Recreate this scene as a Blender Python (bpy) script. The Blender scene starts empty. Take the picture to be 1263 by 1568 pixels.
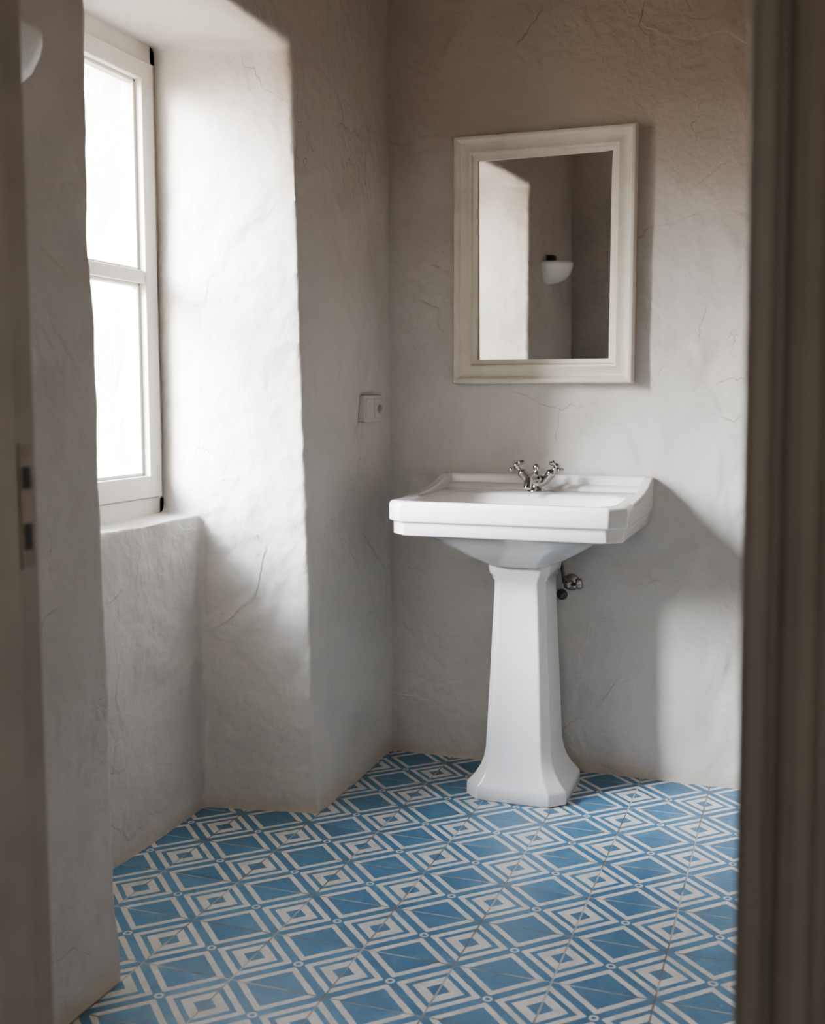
import bpy, bmesh, math
from mathutils import Vector, Matrix
D=bpy.data; C=bpy.context
def link(o): C.scene.collection.objects.link(o); return o

# ---------------------------------------------------------------- materials
def newmat(name):
    m=D.materials.new(name); m.use_nodes=True
    nt=m.node_tree; b=nt.nodes['Principled BSDF']; return m,nt,b
def N(nt,t,**k):
    n=nt.nodes.new(t)
    for a,v in k.items(): setattr(n,a,v)
    return n
def math_(nt,op,a,b=None,c=None):
    n=nt.nodes.new('ShaderNodeMath'); n.operation=op
    for i,v in enumerate((a,b,c)):
        if v is None: continue
        if isinstance(v,(int,float)): n.inputs[i].default_value=v
        else: nt.links.new(v,n.inputs[i])
    return n.outputs[0]
def mixc(nt,f,a,b,blend='MIX'):
    n=nt.nodes.new('ShaderNodeMix'); n.data_type='RGBA'; n.blend_type=blend
    for s,v in ((0,f),(6,a),(7,b)):
        if isinstance(v,(int,float)): n.inputs[s].default_value=v
        elif isinstance(v,tuple): n.inputs[s].default_value=(*v,1) if len(v)==3 else v
        else: nt.links.new(v,n.inputs[s])
    return n.outputs[2]
def noise(nt,vec,scale,detail=4,rough=.55,dist=0):
    n=nt.nodes.new('ShaderNodeTexNoise'); n.inputs['Scale'].default_value=scale
    n.inputs['Detail'].default_value=detail; n.inputs['Roughness'].default_value=rough
    n.inputs['Distortion'].default_value=dist
    nt.links.new(vec,n.inputs['Vector']); return n.outputs['Fac']
def mapr(nt,v,a,b,c=0,d=1,smooth=True):
    n=nt.nodes.new('ShaderNodeMapRange'); n.interpolation_type='SMOOTHSTEP' if smooth else 'LINEAR'
    nt.links.new(v,n.inputs[0])
    for i,x in enumerate((a,b,c,d)): n.inputs[i+1].default_value=x
    return n.outputs[0]
def bump(nt,h,strength,dist,normal=None):
    n=nt.nodes.new('ShaderNodeBump'); n.inputs['Strength'].default_value=strength
    n.inputs['Distance'].default_value=dist; nt.links.new(h,n.inputs['Height'])
    if normal: nt.links.new(normal,n.inputs['Normal'])
    return n.outputs[0]

def plaster(name,base=(.63,.605,.57),top_brown=(.44,.365,.30),stain_back=False,bd=.016,ck=.62):
    m,nt,b=newmat(name)
    g=N(nt,'ShaderNodeNewGeometry'); P=g.outputs['Position']
    sp=N(nt,'ShaderNodeSeparateXYZ'); nt.links.new(P,sp.inputs[0])
    n1=noise(nt,P,1.7,6,.6,.6)
    col=mixc(nt,mapr(nt,n1,.35,.7),base,tuple(c*.84 for c in base))
    n2=noise(nt,P,9,5,.65)
    col=mixc(nt,math_(nt,'MULTIPLY',mapr(nt,n2,.52,.75),.28),col,tuple(c*.78 for c in base))
    n3=noise(nt,P,14,4,.6)
    zz=math_(nt,'ADD',sp.outputs[2],math_(nt,'MULTIPLY',math_(nt,'SUBTRACT',n3,.5),.10))
    foot=mapr(nt,zz,.012,.06,1,0)
    col=mixc(nt,math_(nt,'MULTIPLY',foot,.6),col,(.56,.47,.36))
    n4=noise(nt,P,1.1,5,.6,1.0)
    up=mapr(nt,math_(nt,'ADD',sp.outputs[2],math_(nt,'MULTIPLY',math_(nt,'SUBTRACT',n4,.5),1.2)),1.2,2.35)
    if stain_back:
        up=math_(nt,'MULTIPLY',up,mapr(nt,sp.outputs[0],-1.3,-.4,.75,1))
        col=mixc(nt,math_(nt,'MULTIPLY',up,.95),col,top_brown)
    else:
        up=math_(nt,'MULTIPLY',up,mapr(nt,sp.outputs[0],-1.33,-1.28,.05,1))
        col=mixc(nt,math_(nt,'MULTIPLY',up,.85),col,top_brown)  # browner towards the top of the room faces, hardly any in the niche
    v=N(nt,'ShaderNodeTexVoronoi',feature='DISTANCE_TO_EDGE'); v.inputs['Scale'].default_value=1.5
    wv=N(nt,'ShaderNodeVectorMath',operation='ADD')
    nn=N(nt,'ShaderNodeTexNoise'); nn.inputs['Scale'].default_value=4; nn.inputs['Detail'].default_value=6
    nt.links.new(P,nn.inputs['Vector'])
    sc=N(nt,'ShaderNodeVectorMath',operation='SCALE'); nt.links.new(nn.outputs['Color'],sc.inputs[0]); sc.inputs['Scale'].default_value=.5
    nt.links.new(P,wv.inputs[0]); nt.links.new(sc.outputs[0],wv.inputs[1]); nt.links.new(wv.outputs[0],v.inputs['Vector'])
    crack=math_(nt,'MULTIPLY',mapr(nt,v.outputs['Distance'],0,.004,1,0),mapr(nt,noise(nt,P,2.3,2),ck-.06,ck+.02))
    nt.links.new(col,b.inputs['Base Color'])
    b.inputs['Roughness'].default_value=.82; b.inputs['Specular IOR Level'].default_value=.3
    flake=mapr(nt,noise(nt,P,1.8,4,.55,.5),.54,.56)
    h=math_(nt,'ADD',math_(nt,'MULTIPLY',noise(nt,P,4.5,3,.5,.4),1.7),math_(nt,'MULTIPLY',noise(nt,P,32,5,.62),.26))
    h=math_(nt,'ADD',h,math_(nt,'MULTIPLY',noise(nt,P,13,3,.5,.3),.35))
    h=math_(nt,'ADD',h,math_(nt,'MULTIPLY',flake,.13))
    h=math_(nt,'SUBTRACT',h,math_(nt,'MULTIPLY',crack,.13))
    nt.links.new(bump(nt,h,.85,bd),b.inputs['Normal'])
    return m
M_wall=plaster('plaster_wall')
M_back=plaster('plaster_back',top_brown=(.375,.285,.22),stain_back=True,bd=.022,ck=.58)
M_dim=plaster('plaster_low_bounce',base=(.30,.275,.25))  # plaster darkened on right and front walls to cut bounce light
M_hall=plaster('plaster_hall',base=(.36,.30,.24))

def simple(name,col,rough=.4,metal=0,spec=.5,nscale=0,nvar=.12,bmp=0,coat=0):
    m,nt,b=newmat(name)
    tc=N(nt,'ShaderNodeTexCoord'); P=tc.outputs['Object']
    f=noise(nt,P,nscale or 8,4)
    c=mixc(nt,mapr(nt,f,.35,.7),col,tuple(x*(1-nvar) for x in col))
    nt.links.new(c,b.inputs['Base Color'])
    b.inputs['Roughness'].default_value=rough; b.inputs['Metallic'].default_value=metal
    b.inputs['Specular IOR Level'].default_value=spec; b.inputs['Coat Weight'].default_value=coat
    b.inputs['Coat Roughness'].default_value=.06
    if bmp: nt.links.new(bump(nt,noise(nt,P,(nscale or 8)*6,3),.3,bmp),b.inputs['Normal'])
    return m
M_ceramic=simple('white_ceramic',(.86,.85,.835),.12,coat=.5,nvar=.02)
M_chrome=simple('aged_chrome',(.42,.40,.38),.14,1,nscale=30,nvar=.25)
M_mirror=simple('mirror_silver',(.86,.86,.84),.015,1,nvar=.02)
M_frame=simple('cream_paint',(.68,.63,.53),.5,nscale=12,nvar=.1,bmp=.001)
M_winpaint=simple('window_white_paint',(.75,.72,.66),.45,nscale=10,nvar=.08,bmp=.001)
M_jamb=simple('door_paint_lit',(.33,.295,.25),.6,nscale=9,nvar=.15,bmp=.001)  # door paint lightened, light from the room put into the colour
M_casing=simple('door_paint_shaded',(.18,.15,.115),.6,nscale=9,nvar=.15,bmp=.001)  # same door paint darkened, shade of the dim hall in the colour
M_switch=simple('switch_plastic',(.56,.54,.50),.4,nvar=.04)
M_dial=simple('switch_dial_plastic',(.30,.28,.26),.4,nvar=.04)
M_dark=simple('dark_recess',(.03,.027,.025),.7)
M_brass=simple('painted_steel_plate',(.28,.23,.18),.45,.4,nscale=40,nvar=.3)
M_sconce=simple('white_plaster_lamp',(.76,.75,.72),.5,nvar=.04)
M_pipe=simple('dark_hose',(.08,.075,.07),.35,.6)
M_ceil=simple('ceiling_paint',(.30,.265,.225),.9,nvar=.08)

def glassmat():
    m=D.materials.new('window_glass'); m.use_nodes=True; nt=m.node_tree
    nt.nodes.clear(); o=N(nt,'ShaderNodeOutputMaterial')
    t=N(nt,'ShaderNodeBsdfTransparent'); g=N(nt,'ShaderNodeBsdfGlossy'); g.inputs['Roughness'].default_value=.02
    x=N(nt,'ShaderNodeMixShader'); x.inputs[0].default_value=.06
    nt.links.new(t.outputs[0],x.inputs[1]); nt.links.new(g.outputs[0],x.inputs[2]); nt.links.new(x.outputs[0],o.inputs[0])
    return m
M_glass=glassmat()

def tilemat():
    m,nt,b=newmat('patterned_cement_tiles')
    tc=N(nt,'ShaderNodeNewGeometry'); P=tc.outputs['Position']
    sp=N(nt,'ShaderNodeSeparateXYZ'); nt.links.new(P,sp.inputs[0])
    T=.2015
    fx=math_(nt,'DIVIDE',math_(nt,'SUBTRACT',sp.outputs[0],-.745-.5*T),T)
    fy=math_(nt,'DIVIDE',math_(nt,'SUBTRACT',sp.outputs[1],1.985-.5*T),T)
    ix=math_(nt,'FLOOR',fx); iy=math_(nt,'FLOOR',fy)
    cmb=N(nt,'ShaderNodeCombineXYZ'); nt.links.new(ix,cmb.inputs[0]); nt.links.new(iy,cmb.inputs[1])
    wn=N(nt,'ShaderNodeTexWhiteNoise',noise_dimensions='2D'); nt.links.new(cmb.outputs[0],wn.inputs['Vector'])
    jit=N(nt,'ShaderNodeSeparateColor'); nt.links.new(wn.outputs['Color'],jit.inputs[0])
    wob=math_(nt,'MULTIPLY',math_(nt,'SUBTRACT',noise(nt,P,55,2),.5),.022)
    u0=math_(nt,'SUBTRACT',math_(nt,'FRACT',fx),.5); v0=math_(nt,'SUBTRACT',math_(nt,'FRACT',fy),.5)
    u=math_(nt,'ADD',math_(nt,'ADD',u0,math_(nt,'MULTIPLY',math_(nt,'SUBTRACT',jit.outputs[0],.5),.018)),wob)
    v=math_(nt,'ADD',v0,math_(nt,'MULTIPLY',math_(nt,'SUBTRACT',jit.outputs[1],.5),.018))
    au=math_(nt,'ABSOLUTE',u); av=math_(nt,'ABSOLUTE',v)
    s=math_(nt,'ABSOLUTE',math_(nt,'SUBTRACT',au,av))
    typeB=math_(nt,'GREATER_THAN',au,av)
    e=.006
    def step(x,t): return mapr(nt,x,t-e,t+e,0,1,False)
    def band(a,c): return math_(nt,'SUBTRACT',step(s,a),step(s,c))
    w=band(.066,.155)
    wB=math_(nt,'MULTIPLY',band(.235,.375),typeB)
    white=math_(nt,'MAXIMUM',w,wB)
    r=math_(nt,'SQRT',math_(nt,'ADD',math_(nt,'MULTIPLY',u,u),math_(nt,'MULTIPLY',v,v)))
    disc=math_(nt,'SUBTRACT',1,step(r,.048)); dot=math_(nt,'SUBTRACT',1,step(r,.026))
    white=math_(nt,'MAXIMUM',math_(nt,'MULTIPLY',white,step(r,.075)),math_(nt,'SUBTRACT',disc,dot))
    wear=noise(nt,P,22,6,.7); big=noise(nt,P,3,3)
    blue=mixc(nt,mapr(nt,wear,.4,.7),(.040,.145,.265),(.095,.235,.365))
    blue=mixc(nt,math_(nt,'MULTIPLY',jit.outputs[2],.45),blue,(.03,.10,.19))
    blue=mixc(nt,math_(nt,'MULTIPLY',mapr(nt,noise(nt,P,70,4,.7),.6,.75),.35),blue,(.34,.44,.50))
    wh=mixc(nt,mapr(nt,wear,.35,.72),(.73,.70,.66),(.54,.51,.47))
    wh=mixc(nt,math_(nt,'MULTIPLY',mapr(nt,big,.5,.7),.3),wh,(.52,.47,.40))
    col=mixc(nt,white,blue,wh)
    ed=math_(nt,'MAXIMUM',math_(nt,'ABSOLUTE',u0),math_(nt,'ABSOLUTE',v0))
    ed=math_(nt,'ADD',ed,math_(nt,'MULTIPLY',math_(nt,'SUBTRACT',noise(nt,P,40,3),.5),.008))
    gr=mapr(nt,ed,.487,.493,0,1)
    gcol=mixc(nt,mapr(nt,noise(nt,P,6,2),.4,.6),(.42,.39,.36),(.13,.105,.085))
    col=mixc(nt,math_(nt,'MULTIPLY',gr,.9),col,gcol)
    nt.links.new(col,b.inputs['Base Color'])
    nt.links.new(mapr(nt,wear,.3,.7,.32,.52),b.inputs['Roughness'])
    b.inputs['Specular IOR Level'].default_value=.4
    h=math_(nt,'SUBTRACT',math_(nt,'MULTIPLY',wear,.15),gr)
    nt.links.new(bump(nt,h,.6,.0015),b.inputs['Normal'])
    return m
M_tile=tilemat()

# ---------------------------------------------------------------- mesh helpers
def obj(name,bm,mat=None,parent=None,smooth=False):
    me=D.meshes.new(name); bmesh.ops.recalc_face_normals(bm,faces=bm.faces); bm.to_mesh(me); bm.free()
    o=D.objects.new(name,me); link(o)
    if mat: me.materials.append(mat)
    if smooth:
        for p in me.polygons: p.use_smooth=True
    return o
def box(bm,x0,x1,y0,y1,z0,z1):
    v=[bm.verts.new((x,y,z)) for x in (x0,x1) for y in (y0,y1) for z in (z0,z1)]
    for f in ((0,1,3,2),(4,6,7,5),(0,4,5,1),(2,3,7,6),(0,2,6,4),(1,5,7,3)): bm.faces.new([v[i] for i in f])
def prism(bm,bot,top,slices=1):
    n=len(bot); prev=None
    for s in range(slices+1):
        t=s/slices
        c=[bm.verts.new(Vector(p)*(1-t)+Vector(q)*t) for p,q in zip(bot,top)]
        if prev is None: bm.faces.new(c[::-1])
        else:
            for i in range(n): bm.faces.new((prev[i],prev[(i+1)%n],c[(i+1)%n],c[i]))
        prev=c
    bm.faces.new(prev)
def bevel(o,w,seg=2):
    m=o.modifiers.new('b','BEVEL'); m.width=w; m.segments=seg; m.limit_method='ANGLE'; m.angle_limit=math.radians(35)
    for p in o.data.polygons: p.use_smooth=True
    wn=o.modifiers.new('w','WEIGHTED_NORMAL'); wn.keep_sharp=True
def empty(name,loc=(0,0,0)):
    e=D.objects.new(name,None); link(e); e.location=loc; e.empty_display_size=.1; return e
def child(o,p):
    o.parent=p; o.matrix_parent_inverse=Matrix.Translation(p.location).inverted()
tx=D.textures.new('lumps','CLOUDS'); tx.noise_scale=.45; tx.noise_depth=2
tx2=D.textures.new('grit','CLOUDS'); tx2.noise_scale=.10; tx2.noise_depth=3
def roughen(o,vox=.014,s1=.022,s2=.008,sm=4):
    r=o.modifiers.new('r','REMESH'); r.mode='VOXEL'; r.voxel_size=vox; r.use_smooth_shade=True
    s=o.modifiers.new('s','SMOOTH'); s.iterations=sm; s.factor=.5
    for t,st in ((tx,s1),(tx2,s2)):
        d=o.modifiers.new('d','DISPLACE'); d.texture=t; d.texture_coords='GLOBAL'; d.strength=st; d.mid_level=.5

# ---------------------------------------------------------------- room shell
CZ=2.62; BY=3.355; LX=-1.25
bm=bmesh.new()
prism(bm,[(LX,.82,-.1),(LX,1.812,-.1),(-1.60,1.80,-.1),(-1.95,1.80,-.1),(-1.95,.82,-.1)],
         [(LX-.008,.82,CZ+.1),(LX-.008,1.770,CZ+.1),(-1.60,1.78,CZ+.1),(-1.95,1.80,CZ+.1),(-1.95,.82,CZ+.1)],24)
prism(bm,[(LX,3.5,-.1),(-1.95,3.5,-.1),(-1.95,2.755,-.1),(-1.735,2.755,-.1),(-1.66,2.715,-.1),(-1.575,2.70,-.1),(LX,2.76,-.1)],
         [(LX-.015,3.5,CZ+.1),(-1.95,3.5,CZ+.1),(-1.95,2.755,CZ+.1),(-1.735,2.755,CZ+.1),(-1.66,2.725,CZ+.1),(-1.575,2.71,CZ+.1),(LX-.015,2.62,CZ+.1)],24)
a=[(LX-.010,2.035),(-1.73,2.095),(-1.95,2.10),(-1.95,CZ+.1),(LX-.013,CZ+.1)]
prism(bm,[(x,1.7,z) for x,z in a],[(x,2.85,z) for x,z in a])
box(bm,-1.95,-1.572,1.7,2.85,-.1,.830)
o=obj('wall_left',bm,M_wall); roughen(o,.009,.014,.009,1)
bm=bmesh.new(); box(bm,-1.9,.6,BY,BY+.2,-.1,CZ+.1)
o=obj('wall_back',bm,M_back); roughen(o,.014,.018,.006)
bm=bmesh.new(); box(bm,.42,.6,.82,3.5,-.1,CZ+.1)
o=obj('wall_right',bm,M_dim); roughen(o,.03,.016,.005)
DX0,DX1,DY0,DY1=-.80,-.04,.86,1.02
bm=bmesh.new()
box(bm,-1.9,DX0-.03,DY0,DY1,-.1,CZ+.1); box(bm,DX1+.03,.6,DY0,DY1,-.1,CZ+.1)
box(bm,DX0-.04,DX1+.04,DY0,DY1,2.14,CZ+.1)
obj('wall_front',bm,M_dim)
bm=bmesh.new(); box(bm,-1.95,1.4,-1.7,3.5,-.12,0); obj('floor',bm,M_tile)
bm=bmesh.new(); box(bm,-1.95,1.4,-1.7,3.5,CZ,CZ+.15); obj('ceiling',bm,M_ceil)
bm=bmesh.new(); box(bm,-1.95,-1.8,-1.7,.86,-.1,CZ); obj('wall_hall_left',bm,M_hall)
bm=bmesh.new(); box(bm,1.25,1.4,-1.7,.86,-.1,CZ); box(bm,.6,1.4,.86,1.0,-.1,CZ); obj('wall_hall_right',bm,M_hall)
bm=bmesh.new()
box(bm,-1.8,-.45,-1.7,-1.55,-.1,CZ); box(bm,.15,1.25,-1.7,-1.55,-.1,CZ)
box(bm,-.45,.15,-1.7,-1.55,-.1,1.2); box(bm,-.45,.15,-1.7,-1.55,1.8,CZ); obj('wall_hall_back',bm,M_hall)  # unseen opening added so sky light reaches the door jambs

# ---------------------------------------------------------------- door frame
df=empty('door_frame',((DX0+DX1)/2,.94,0))
def extr(name,pts,z0,z1,mat,parent,bev=.002,l0=0,l1=0):
    bm=bmesh.new(); prism(bm,[(x+l0,y,z0) for x,y in pts],[(x+l1,y,z1) for x,y in pts])
    o=obj(name,bm,mat); bevel(o,bev); child(o,parent); return o
L=[(-.80,1.025),(-.80,.975),(-.786,.975),(-.786,.86),(-.79,.845),(-.86,.845),(-.86,.858),(-.832,.858),(-.832,1.025)]
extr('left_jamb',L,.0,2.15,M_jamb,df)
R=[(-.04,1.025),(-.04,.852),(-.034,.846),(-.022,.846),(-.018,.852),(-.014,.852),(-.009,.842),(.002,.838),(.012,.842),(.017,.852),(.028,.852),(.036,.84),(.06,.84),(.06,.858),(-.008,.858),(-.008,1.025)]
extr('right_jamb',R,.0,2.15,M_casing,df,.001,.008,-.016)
bm=bmesh.new(); box(bm,-.86,.06,.845,1.025,2.11,2.2); o=obj('head',bm,M_jamb); bevel(o,.003); child(o,df)
bm=bmesh.new(); box(bm,-.802,-.7985,.995,1.018,.965,1.10); o=obj('strike_plate',bm,M_brass); child(o,df)
bm=bmesh.new(); box(bm,-.7990,-.7978,1.000,1.013,1.052,1.076); box(bm,-.7990,-.7978,1.000,1.013,.985,1.014); o=obj('strike_slots',bm,M_dark); child(o,df)

# ---------------------------------------------------------------- window
w=empty('window_1',(-1.735,2.275,.85))
def wb(name,*b,mat=M_winpaint,bv=.004):
    bm=bmesh.new(); box(bm,*b); o=obj(name,bm,mat)
    if bv: bevel(o,bv)
    child(o,w); return o
X=-1.735
wb('frame_far',X-.04,X+.022,2.722,2.78,.80,2.12); wb('frame_near',X-.04,X+.022,1.77,1.83,.80,2.12)
wb('frame_bottom',X-.04,X+.022,1.78,2.77,.80,.875); wb('frame_top',X-.04,X+.022,1.78,2.77,2.045,2.12)
for i,(a,c) in enumerate(((1.832,2.275),(2.277,2.720))):
    wb(f'sash{i}_s1',X-.03,X+.035,a,a+.056,.877,2.043); wb(f'sash{i}_s2',X-.03,X+.035,c-.056,c,.877,2.043)
    wb(f'sash{i}_b',X-.03,X+.034,a+.045,c-.045,.877,.937); wb(f'sash{i}_t',X-.03,X+.034,a+.045,c-.045,1.993,2.043)
    wb(f'sash{i}_m',X-.015,X+.030,a+.045,c-.045,1.458,1.492)
    for k,(z0,z1) in enumerate(((.937,1.458),(1.492,1.993))):
        for nm,bb in (('l',(a+.056,a+.066,z0,z1)),('r',(c-.066,c-.056,z0,z1)),('d',(a+.056,c-.056,z0,z0+.008)),('u',(a+.056,c-.056,z1-.008,z1))):
            wb(f'bead{i}{k}{nm}',X-.01,X+.014,*bb,bv=.002)
    wb(f'glass{i}',X-.004,X,a+.05,c-.05,.93,2.0,mat=M_glass,bv=0)

# ---------------------------------------------------------------- ceramic lofts
def octloop(cx,hw,yf,yb,z,chf,chb,r):
    P=[(cx-hw+chf,yf),(cx+hw-chf,yf),(cx+hw,yf+chf),(cx+hw,yb-chb),(cx+hw-chb,yb),(cx-hw+chb,yb),(cx-hw,yb-chb),(cx-hw,yf+chf)]
    out=[]; n=8
    for i in range(n):
        p=Vector(P[i]); a=Vector(P[i-1])-p; c=Vector(P[(i+1)%n])-p
        ra=min(r,a.length*.45); rc=min(r,c.length*.45)
        A=p+a.normalized()*ra if a.length>1e-6 else p; B=p+c.normalized()*rc if c.length>1e-6 else p
        for t in (0,.25,.5,.75,1):
            q=A*(1-t)**2+p*2*t*(1-t)+B*t*t; out.append((q.x,q.y,z))
    return out
def loft(name,loops,mat,cap=True):
    bm=bmesh.new(); prev=None; first=None
    for lp in loops:
        vs=[bm.verts.new(p) for p in lp]
        if prev:
            n=len(vs)
            for i in range(n): bm.faces.new((prev[i],prev[(i+1)%n],vs[(i+1)%n],vs[i]))
        else: first=vs
        prev=vs
    bm.faces.new(first[::-1]); bm.faces.new(prev)
    return obj(name,bm,mat,smooth=True)
sink=empty('pedestal_sink',(-.757,3.1,0))
cx=-.746
rows=[ # z,hw,yf,yb,chf,chb,r
(.680,.084,3.015,3.26,.025,.02,.006),
(.688,.098,3.00,3.28,.03,.02,.01),
(.708,.140,2.955,3.29,.045,.03,.02),
(.732,.180,2.915,3.30,.055,.03,.03),
(.755,.212,2.88,3.31,.055,.03,.03),
(.770,.236,2.86,3.32,.05,.03,.03),
(.778,.262,2.845,3.325,.04,.02,.02),
(.781,.298,2.826,3.335,.036,.01,.01),
(.782,.308,2.816,3.338,.036,.005,.006),
(.786,.312,2.811,3.34,.038,.005,.006),
(.814,.313,2.810,3.341,.040,.005,.006),
(.818,.314,2.809,3.341,.040,.005,.006),
(.821,.321,2.802,3.342,.042,.005,.006),
(.825,.323,2.800,3.343,.042,.005,.006),
(.864,.323,2.800,3.343,.042,.005,.006),
(.871,.321,2.802,3.343,.042,.005,.006),
(.8745,.316,2.807,3.342,.040,.005,.006),
(.8755,.309,2.814,3.34,.038,.005,.006),
(.874,.282,2.842,3.17,.04,.04,.02),
(.871,.276,2.848,3.165,.045,.045,.03),
(.862,.269,2.855,3.158,.05,.05,.03),
(.835,.250,2.88,3.145,.06,.06,.04),
(.812,.215,2.92,3.125,.07,.06,.04),
(.800,.150,2.97,3.10,.05,.05,.03),
(.797,.030,3.02,3.06,.012,.012,.01)]
o=loft('basin',[octloop(cx if z>.77 else cx-.013*min(1,(.77-z)/.09),hw,yf,yb,z,a,b_,r) for z,hw,yf,yb,a,b_,r in rows],M_ceramic); child(o,sink)
def sweep_wall(name,x0,x1,prof):
    bm=bmesh.new(); prism(bm,[(x0,y,z) for y,z in prof],[(x1,y,z) for y,z in prof]); o=obj(name,bm,M_ceramic); bevel(o,.004,3); child(o,sink)
side=[(3.342,.86),(3.342,.920),(3.325,.920),(3.30,.918),(3.275,.912),(3.24,.902),(3.19,.892),(3.12,.884),(3.03,.878),(2.94,.874),(2.94,.86)]
sweep_wall('return_r',cx+.297,cx+.3225,side); sweep_wall('return_l',cx-.3225,cx-.297,side)
bm=bmesh.new()
pr=[(3.343,.86),(3.343,.920),(3.330,.920),(3.323,.914),(3.321,.893),(3.303,.889),(3.296,.882),(3.290,.872),(3.290,.86)]
prism(bm,[(cx-.321,y,z) for y,z in pr],[(cx+.321,y,z) for y,z in pr]); o=obj('splashback',bm,M_ceramic); bevel(o,.003,3); child(o,sink)
cp=-.760
pr=[(0,.143,3.012,3.30,.042),(.004,.147,3.008,3.302,.042),(.034,.147,3.008,3.302,.042),(.042,.144,3.011,3.30,.041),(.050,.136,3.017,3.295,.038),
(.066,.123,3.027,3.285,.034),(.088,.110,3.037,3.275,.03),(.112,.101,3.044,3.268,.027),(.14,.096,3.048,3.262,.025),(.20,.093,3.050,3.258,.024),
(.40,.084,3.054,3.25,.022),(.60,.075,3.056,3.24,.021),(.632,.0745,3.056,3.24,.021),(.636,.079,3.053,3.243,.022),(.648,.0815,3.051,3.244,.022),(.653,.087,3.046,3.248,.023),(.676,.090,3.043,3.25,.023),(.684,.086,3.046,3.248,.022)]
o=loft('pedestal',[octloop(cp,hw,yf,yb,z,ch,ch,.005) for z,hw,yf,yb,ch in pr],M_ceramic); child(o,sink)
for ob in (D.objects['basin'],D.objects['pedestal']):
    m=ob.modifiers.new('es','EDGE_SPLIT'); m.split_angle=math.radians(50)

# faucet -----------------------------------------------------------
def lathe(name,prof,mat,loc,rot=(0,0,0),seg=28,parent=None):
    bm=bmesh.new(); rings=[]
    for r,z in prof:
        rings.append([bm.verts.new((max(r,1e-4)*math.cos(2*math.pi*i/seg),max(r,1e-4)*math.sin(2*math.pi*i/seg),z)) for i in range(seg)])
    for a,c in zip(rings,rings[1:]):
        for i in range(seg): bm.faces.new((a[i],a[(i+1)%seg],c[(i+1)%seg],c[i]))
    bm.faces.new(rings[0][::-1]); bm.faces.new(rings[-1])
    o=obj(name,bm,mat,smooth=True); o.location=loc; o.rotation_euler=rot
    if parent: child(o,parent)
    return o
def tube(name,pts,rad,mat,parent):
    cu=D.curves.new(name,'CURVE'); cu.dimensions='3D'; cu.bevel_depth=1; cu.bevel_resolution=5; cu.use_fill_caps=True; cu.resolution_u=8
    s=cu.splines.new('NURBS'); s.points.add(len(pts)-1); s.use_endpoint_u=True; s.order_u=3
    for i,p in enumerate(pts):
        s.points[i].co=(*p,1); s.points[i].radius=rad[i] if isinstance(rad,(list,tuple)) else rad
    o=D.objects.new(name,cu); link(o); cu.materials.append(mat)
    dg=C.evaluated_depsgraph_get(); me=D.meshes.new_from_object(o.evaluated_get(dg)); D.objects.remove(o)
    o=D.objects.new(name,me); link(o)
    for p in me.polygons: p.use_smooth=True
    child(o,parent); return o
fx,fy,fz=-.752,3.235,.8745
fa=empty('faucet',(fx,fy,fz))
lathe('base',[(.027,0),(.028,.004),(.024,.008),(.017,.012),(.015,.02),(.018,.03),(.022,.038),(.021,.047),(.014,.053),(.009,.058),(.007,.066),(.010,.070),(.011,.076),(.006,.082),(.001,.083)],M_chrome,(fx,fy,fz),parent=fa)
tube('spout',[(fx,fy,fz+.036),(fx,fy-.03,fz+.046),(fx,fy-.07,fz+.048),(fx,fy-.105,fz+.038),(fx,fy-.112,fz+.018)],[.015,.013,.0115,.011,.0115],M_chrome,fa)
for s in (-1,1):
    a=math.radians(52)*s
    dx,dz=math.sin(a),math.cos(a)
    b0=Vector((fx,fy,fz+.022))
    tube(f'arm{s}',[b0,b0+Vector((dx,0,dz*.35))*.03,b0+Vector((dx*.040,0,dz*.030)),b0+Vector((dx*.052,0,dz*.05))],[.012,.011,.012,.0135],M_chrome,fa)
    q=b0+Vector((dx*.052,0,dz*.05))
    lathe(f'stem{s}',[(.014,0),(.0155,.004),(.012,.010),(.007,.014),(.006,.024),(.010,.027),(.011,.034),(.007,.039),(.001,.041)],M_chrome,q,(0,a*.75,0),parent=fa)
    ax=Vector((math.sin(a*.75),0,math.cos(a*.75))); c0=q+ax*.030
    u=Vector((math.cos(a*.75),0,-math.sin(a*.75))); v=Vector((0,1,0))
    for k in range(4):
        t=math.pi/4+k*math.pi/2; d=u*math.cos(t)+v*math.sin(t)
        tube(f'spoke{s}{k}',[c0,c0+d*.010,c0+d*.018,c0+d*.025,c0+d*.029],[.0045,.0042,.005,.0075,.003],M_chrome,fa)

va=empty('angle_valve',(-.672,BY,.60))
lathe('rosette',[(.026,0),(.026,.004),(.016,.010),(.009,.014),(.009,.045),(.013,.047),(.013,.062),(.008,.064),(.008,.070)],M_chrome,(-.665,BY-.003,.592),(math.radians(90),0,0),parent=va)
lathe('knob',[(.006,0),(.006,.012),(.015,.014),(.018,.02),(.015,.030),(.004,.032)],M_chrome,(-.655,BY-.05,.592),(0,math.radians(80),0),parent=va)
tube('hose',[(-.678,BY-.054,.595),(-.682,BY-.056,.63),(-.69,BY-.07,.68),(-.70,BY-.08,.72),(-.70,BY-.08,.745)],.0055,M_pipe,va)
lathe('second_rosette',[(.017,0),(.015,.006),(.008,.009),(.008,.03),(.002,.031)],M_pipe,(-.695,BY-.003,.552),(math.radians(90),0,0),parent=va)

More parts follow.
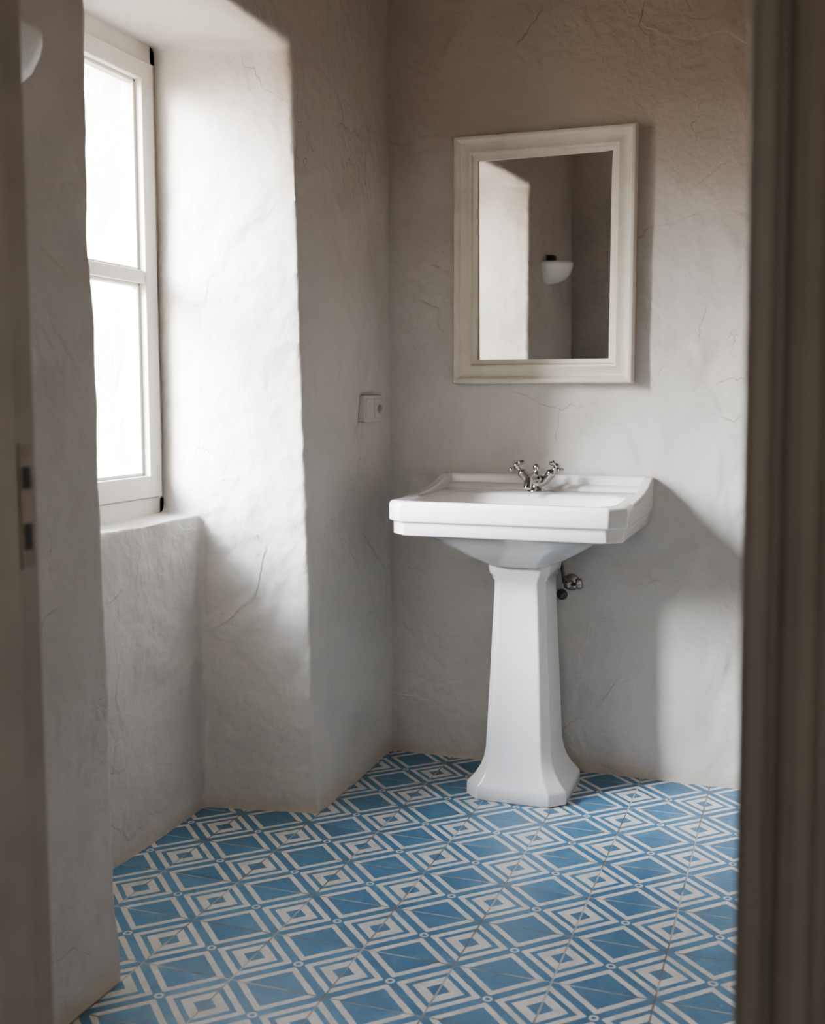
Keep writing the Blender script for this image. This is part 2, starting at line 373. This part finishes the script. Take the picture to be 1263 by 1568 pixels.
# ---------------------------------------------------------------- mirror
mi=empty('framed_mirror',(-.762,BY,1.562))
x0,x1,z0,z1=-1.036,-.488,1.193,1.931
prof=[(0,0),(0,-.034),(.004,-.041),(.012,-.043),(.018,-.040),(.022,-.033),(.030,-.030),(.040,-.032),(.050,-.036),(.056,-.034),(.060,-.026),(.066,-.024),(.073,-.022),(.073,-.012),(.06,0)]
bm=bmesh.new(); cols=[]
for (sx,sz,X0,Z0) in ((1,1,x0,z0),(-1,1,x1,z0),(-1,-1,x1,z1),(1,-1,x0,z1)):
    cols.append([bm.verts.new((X0+sx*d,BY-.006+h,Z0+sz*d)) for d,h in prof])
for i in range(4):
    a,c=cols[i],cols[(i+1)%4]; n=len(prof)
    for j in range(n): bm.faces.new((a[j],a[(j+1)%n],c[(j+1)%n],c[j]))
o=obj('frame',bm,M_frame); child(o,mi); bevel(o,.0012,2)
bm=bmesh.new(); hx=(x1-x0)/2-.068; hz=(z1-z0)/2-.068; box(bm,-hx,hx,-.0015,.0015,-hz,hz); o=obj('glass',bm,M_mirror)
o.location=((x0+x1)/2,BY-.0185,(z0+z1)/2); o.rotation_euler=(math.radians(.82),0,math.radians(-1.30)); child(o,mi)

# ---------------------------------------------------------------- switch plate
sw=empty('light_switch',(LX,3.17,1.12))
bm=bmesh.new(); box(bm,LX-.01,LX+.010,3.095,3.245,1.078,1.158); o=obj('plate',bm,M_switch); bevel(o,.003); child(o,sw)
bm=bmesh.new(); box(bm,LX,LX+.013,3.105,3.168,1.088,1.148); box(bm,LX,LX+.013,3.172,3.235,1.088,1.148); o=obj('rockers',bm,M_switch); bevel(o,.002); child(o,sw)
lathe('dial',[(.011,0),(.011,.004),(.008,.006),(.008,.008),(.002,.009)],M_dial,(LX+.011,3.21,1.118),(0,math.radians(90),0),parent=sw)

# ---------------------------------------------------------------- wall lamp (half bowl)
sc=empty('wall_sconce',(LX,1.47,1.66))
bm=bmesh.new(); seg=28; R0=.115; rings=[]
inn=[(.0,-.035),(.5,-.028),(.85,.0),(.94,.03),(.94,.045)]
prof=[(1.0,.045),(1.0,.03),(.96,.012),(.86,-.012),(.68,-.032),(.45,-.045),(.2,-.050),(.0,-.052)]
for r,z in inn+prof:
    rings.append([bm.verts.new((LX-.008+R0*1.05*max(r,.001)*math.sin(math.pi*i/seg),1.47-R0*max(r,.001)*math.cos(math.pi*i/seg),1.675+z)) for i in range(seg+1)])
for a,c in zip(rings,rings[1:]):
    for i in range(seg): bm.faces.new((a[i],a[i+1],c[i+1],c[i]))
o=obj('bowl',bm,M_sconce,smooth=True); child(o,sc)
bm=bmesh.new(); box(bm,LX-.01,LX+.03,1.44,1.50,1.67,1.755); o=obj('bracket',bm,M_dark); bevel(o,.004); child(o,sc)

# ---------------------------------------------------------------- world + portals
W=D.worlds.new('sky'); C.scene.world=W; W.use_nodes=True; nt=W.node_tree; bg=nt.nodes['Background']
tc=N(nt,'ShaderNodeTexCoord'); G=tc.outputs['Generated']; sp=N(nt,'ShaderNodeSeparateXYZ'); nt.links.new(G,sp.inputs[0])
cr=N(nt,'ShaderNodeValToRGB'); nt.links.new(math_(nt,'MULTIPLY_ADD',sp.outputs[2],.5,.5),cr.inputs[0])
e=cr.color_ramp.elements
e[0].position=0; e[0].color=(.28,.21,.15,1); e[1].position=1; e[1].color=(.66,.80,1.0,1)
for p,c in ((.46,(.56,.45,.34,1)),(.50,(.95,.87,.77,1)),(.60,(1.0,.98,.955,1)),(.75,(.86,.92,1.0,1))):
    k=e.new(p); k.color=c
def lobe(d,p):
    dt=N(nt,'ShaderNodeVectorMath',operation='DOT_PRODUCT'); nt.links.new(G,dt.inputs[0])
    dt.inputs[1].default_value=Vector(d).normalized()
    return math_(nt,'POWER',math_(nt,'MAXIMUM',dt.outputs['Value'],0),p)
st=math_(nt,'MULTIPLY_ADD',lobe((-.68,-.60,.42),24),500,14)
st=math_(nt,'MULTIPLY_ADD',lobe((-.75,.6,.25),10),65,st)
nt.links.new(cr.outputs[0],bg.inputs[0]); nt.links.new(st,bg.inputs[1])
def portal(name,loc,rot,sx,sy):
    l=D.lights.new(name,'AREA'); l.shape='RECTANGLE'; l.size=sx; l.size_y=sy
    l.cycles.is_portal=True
    o=D.objects.new(name,l); link(o); o.location=loc; o.rotation_euler=rot
portal('window_portal',(-1.80,2.275,1.47),(0,math.radians(-90),0),1.3,1.0)
portal('hall_portal',(-.15,-1.6,1.5),(math.radians(90),0,0),.6,.6)

# ---------------------------------------------------------------- camera
cam=D.cameras.new('camera'); co=D.objects.new('camera',cam); link(co)
co.location=(0,0,1.15); co.rotation_euler=(math.radians(90-5.8),0,math.radians(19.4))
cam.sensor_fit='VERTICAL'; cam.sensor_height=36; cam.lens=39.44
cam.clip_start=.01
cam.dof.use_dof=True; cam.dof.focus_distance=3.0; cam.dof.aperture_fstop=4.0
C.scene.camera=co
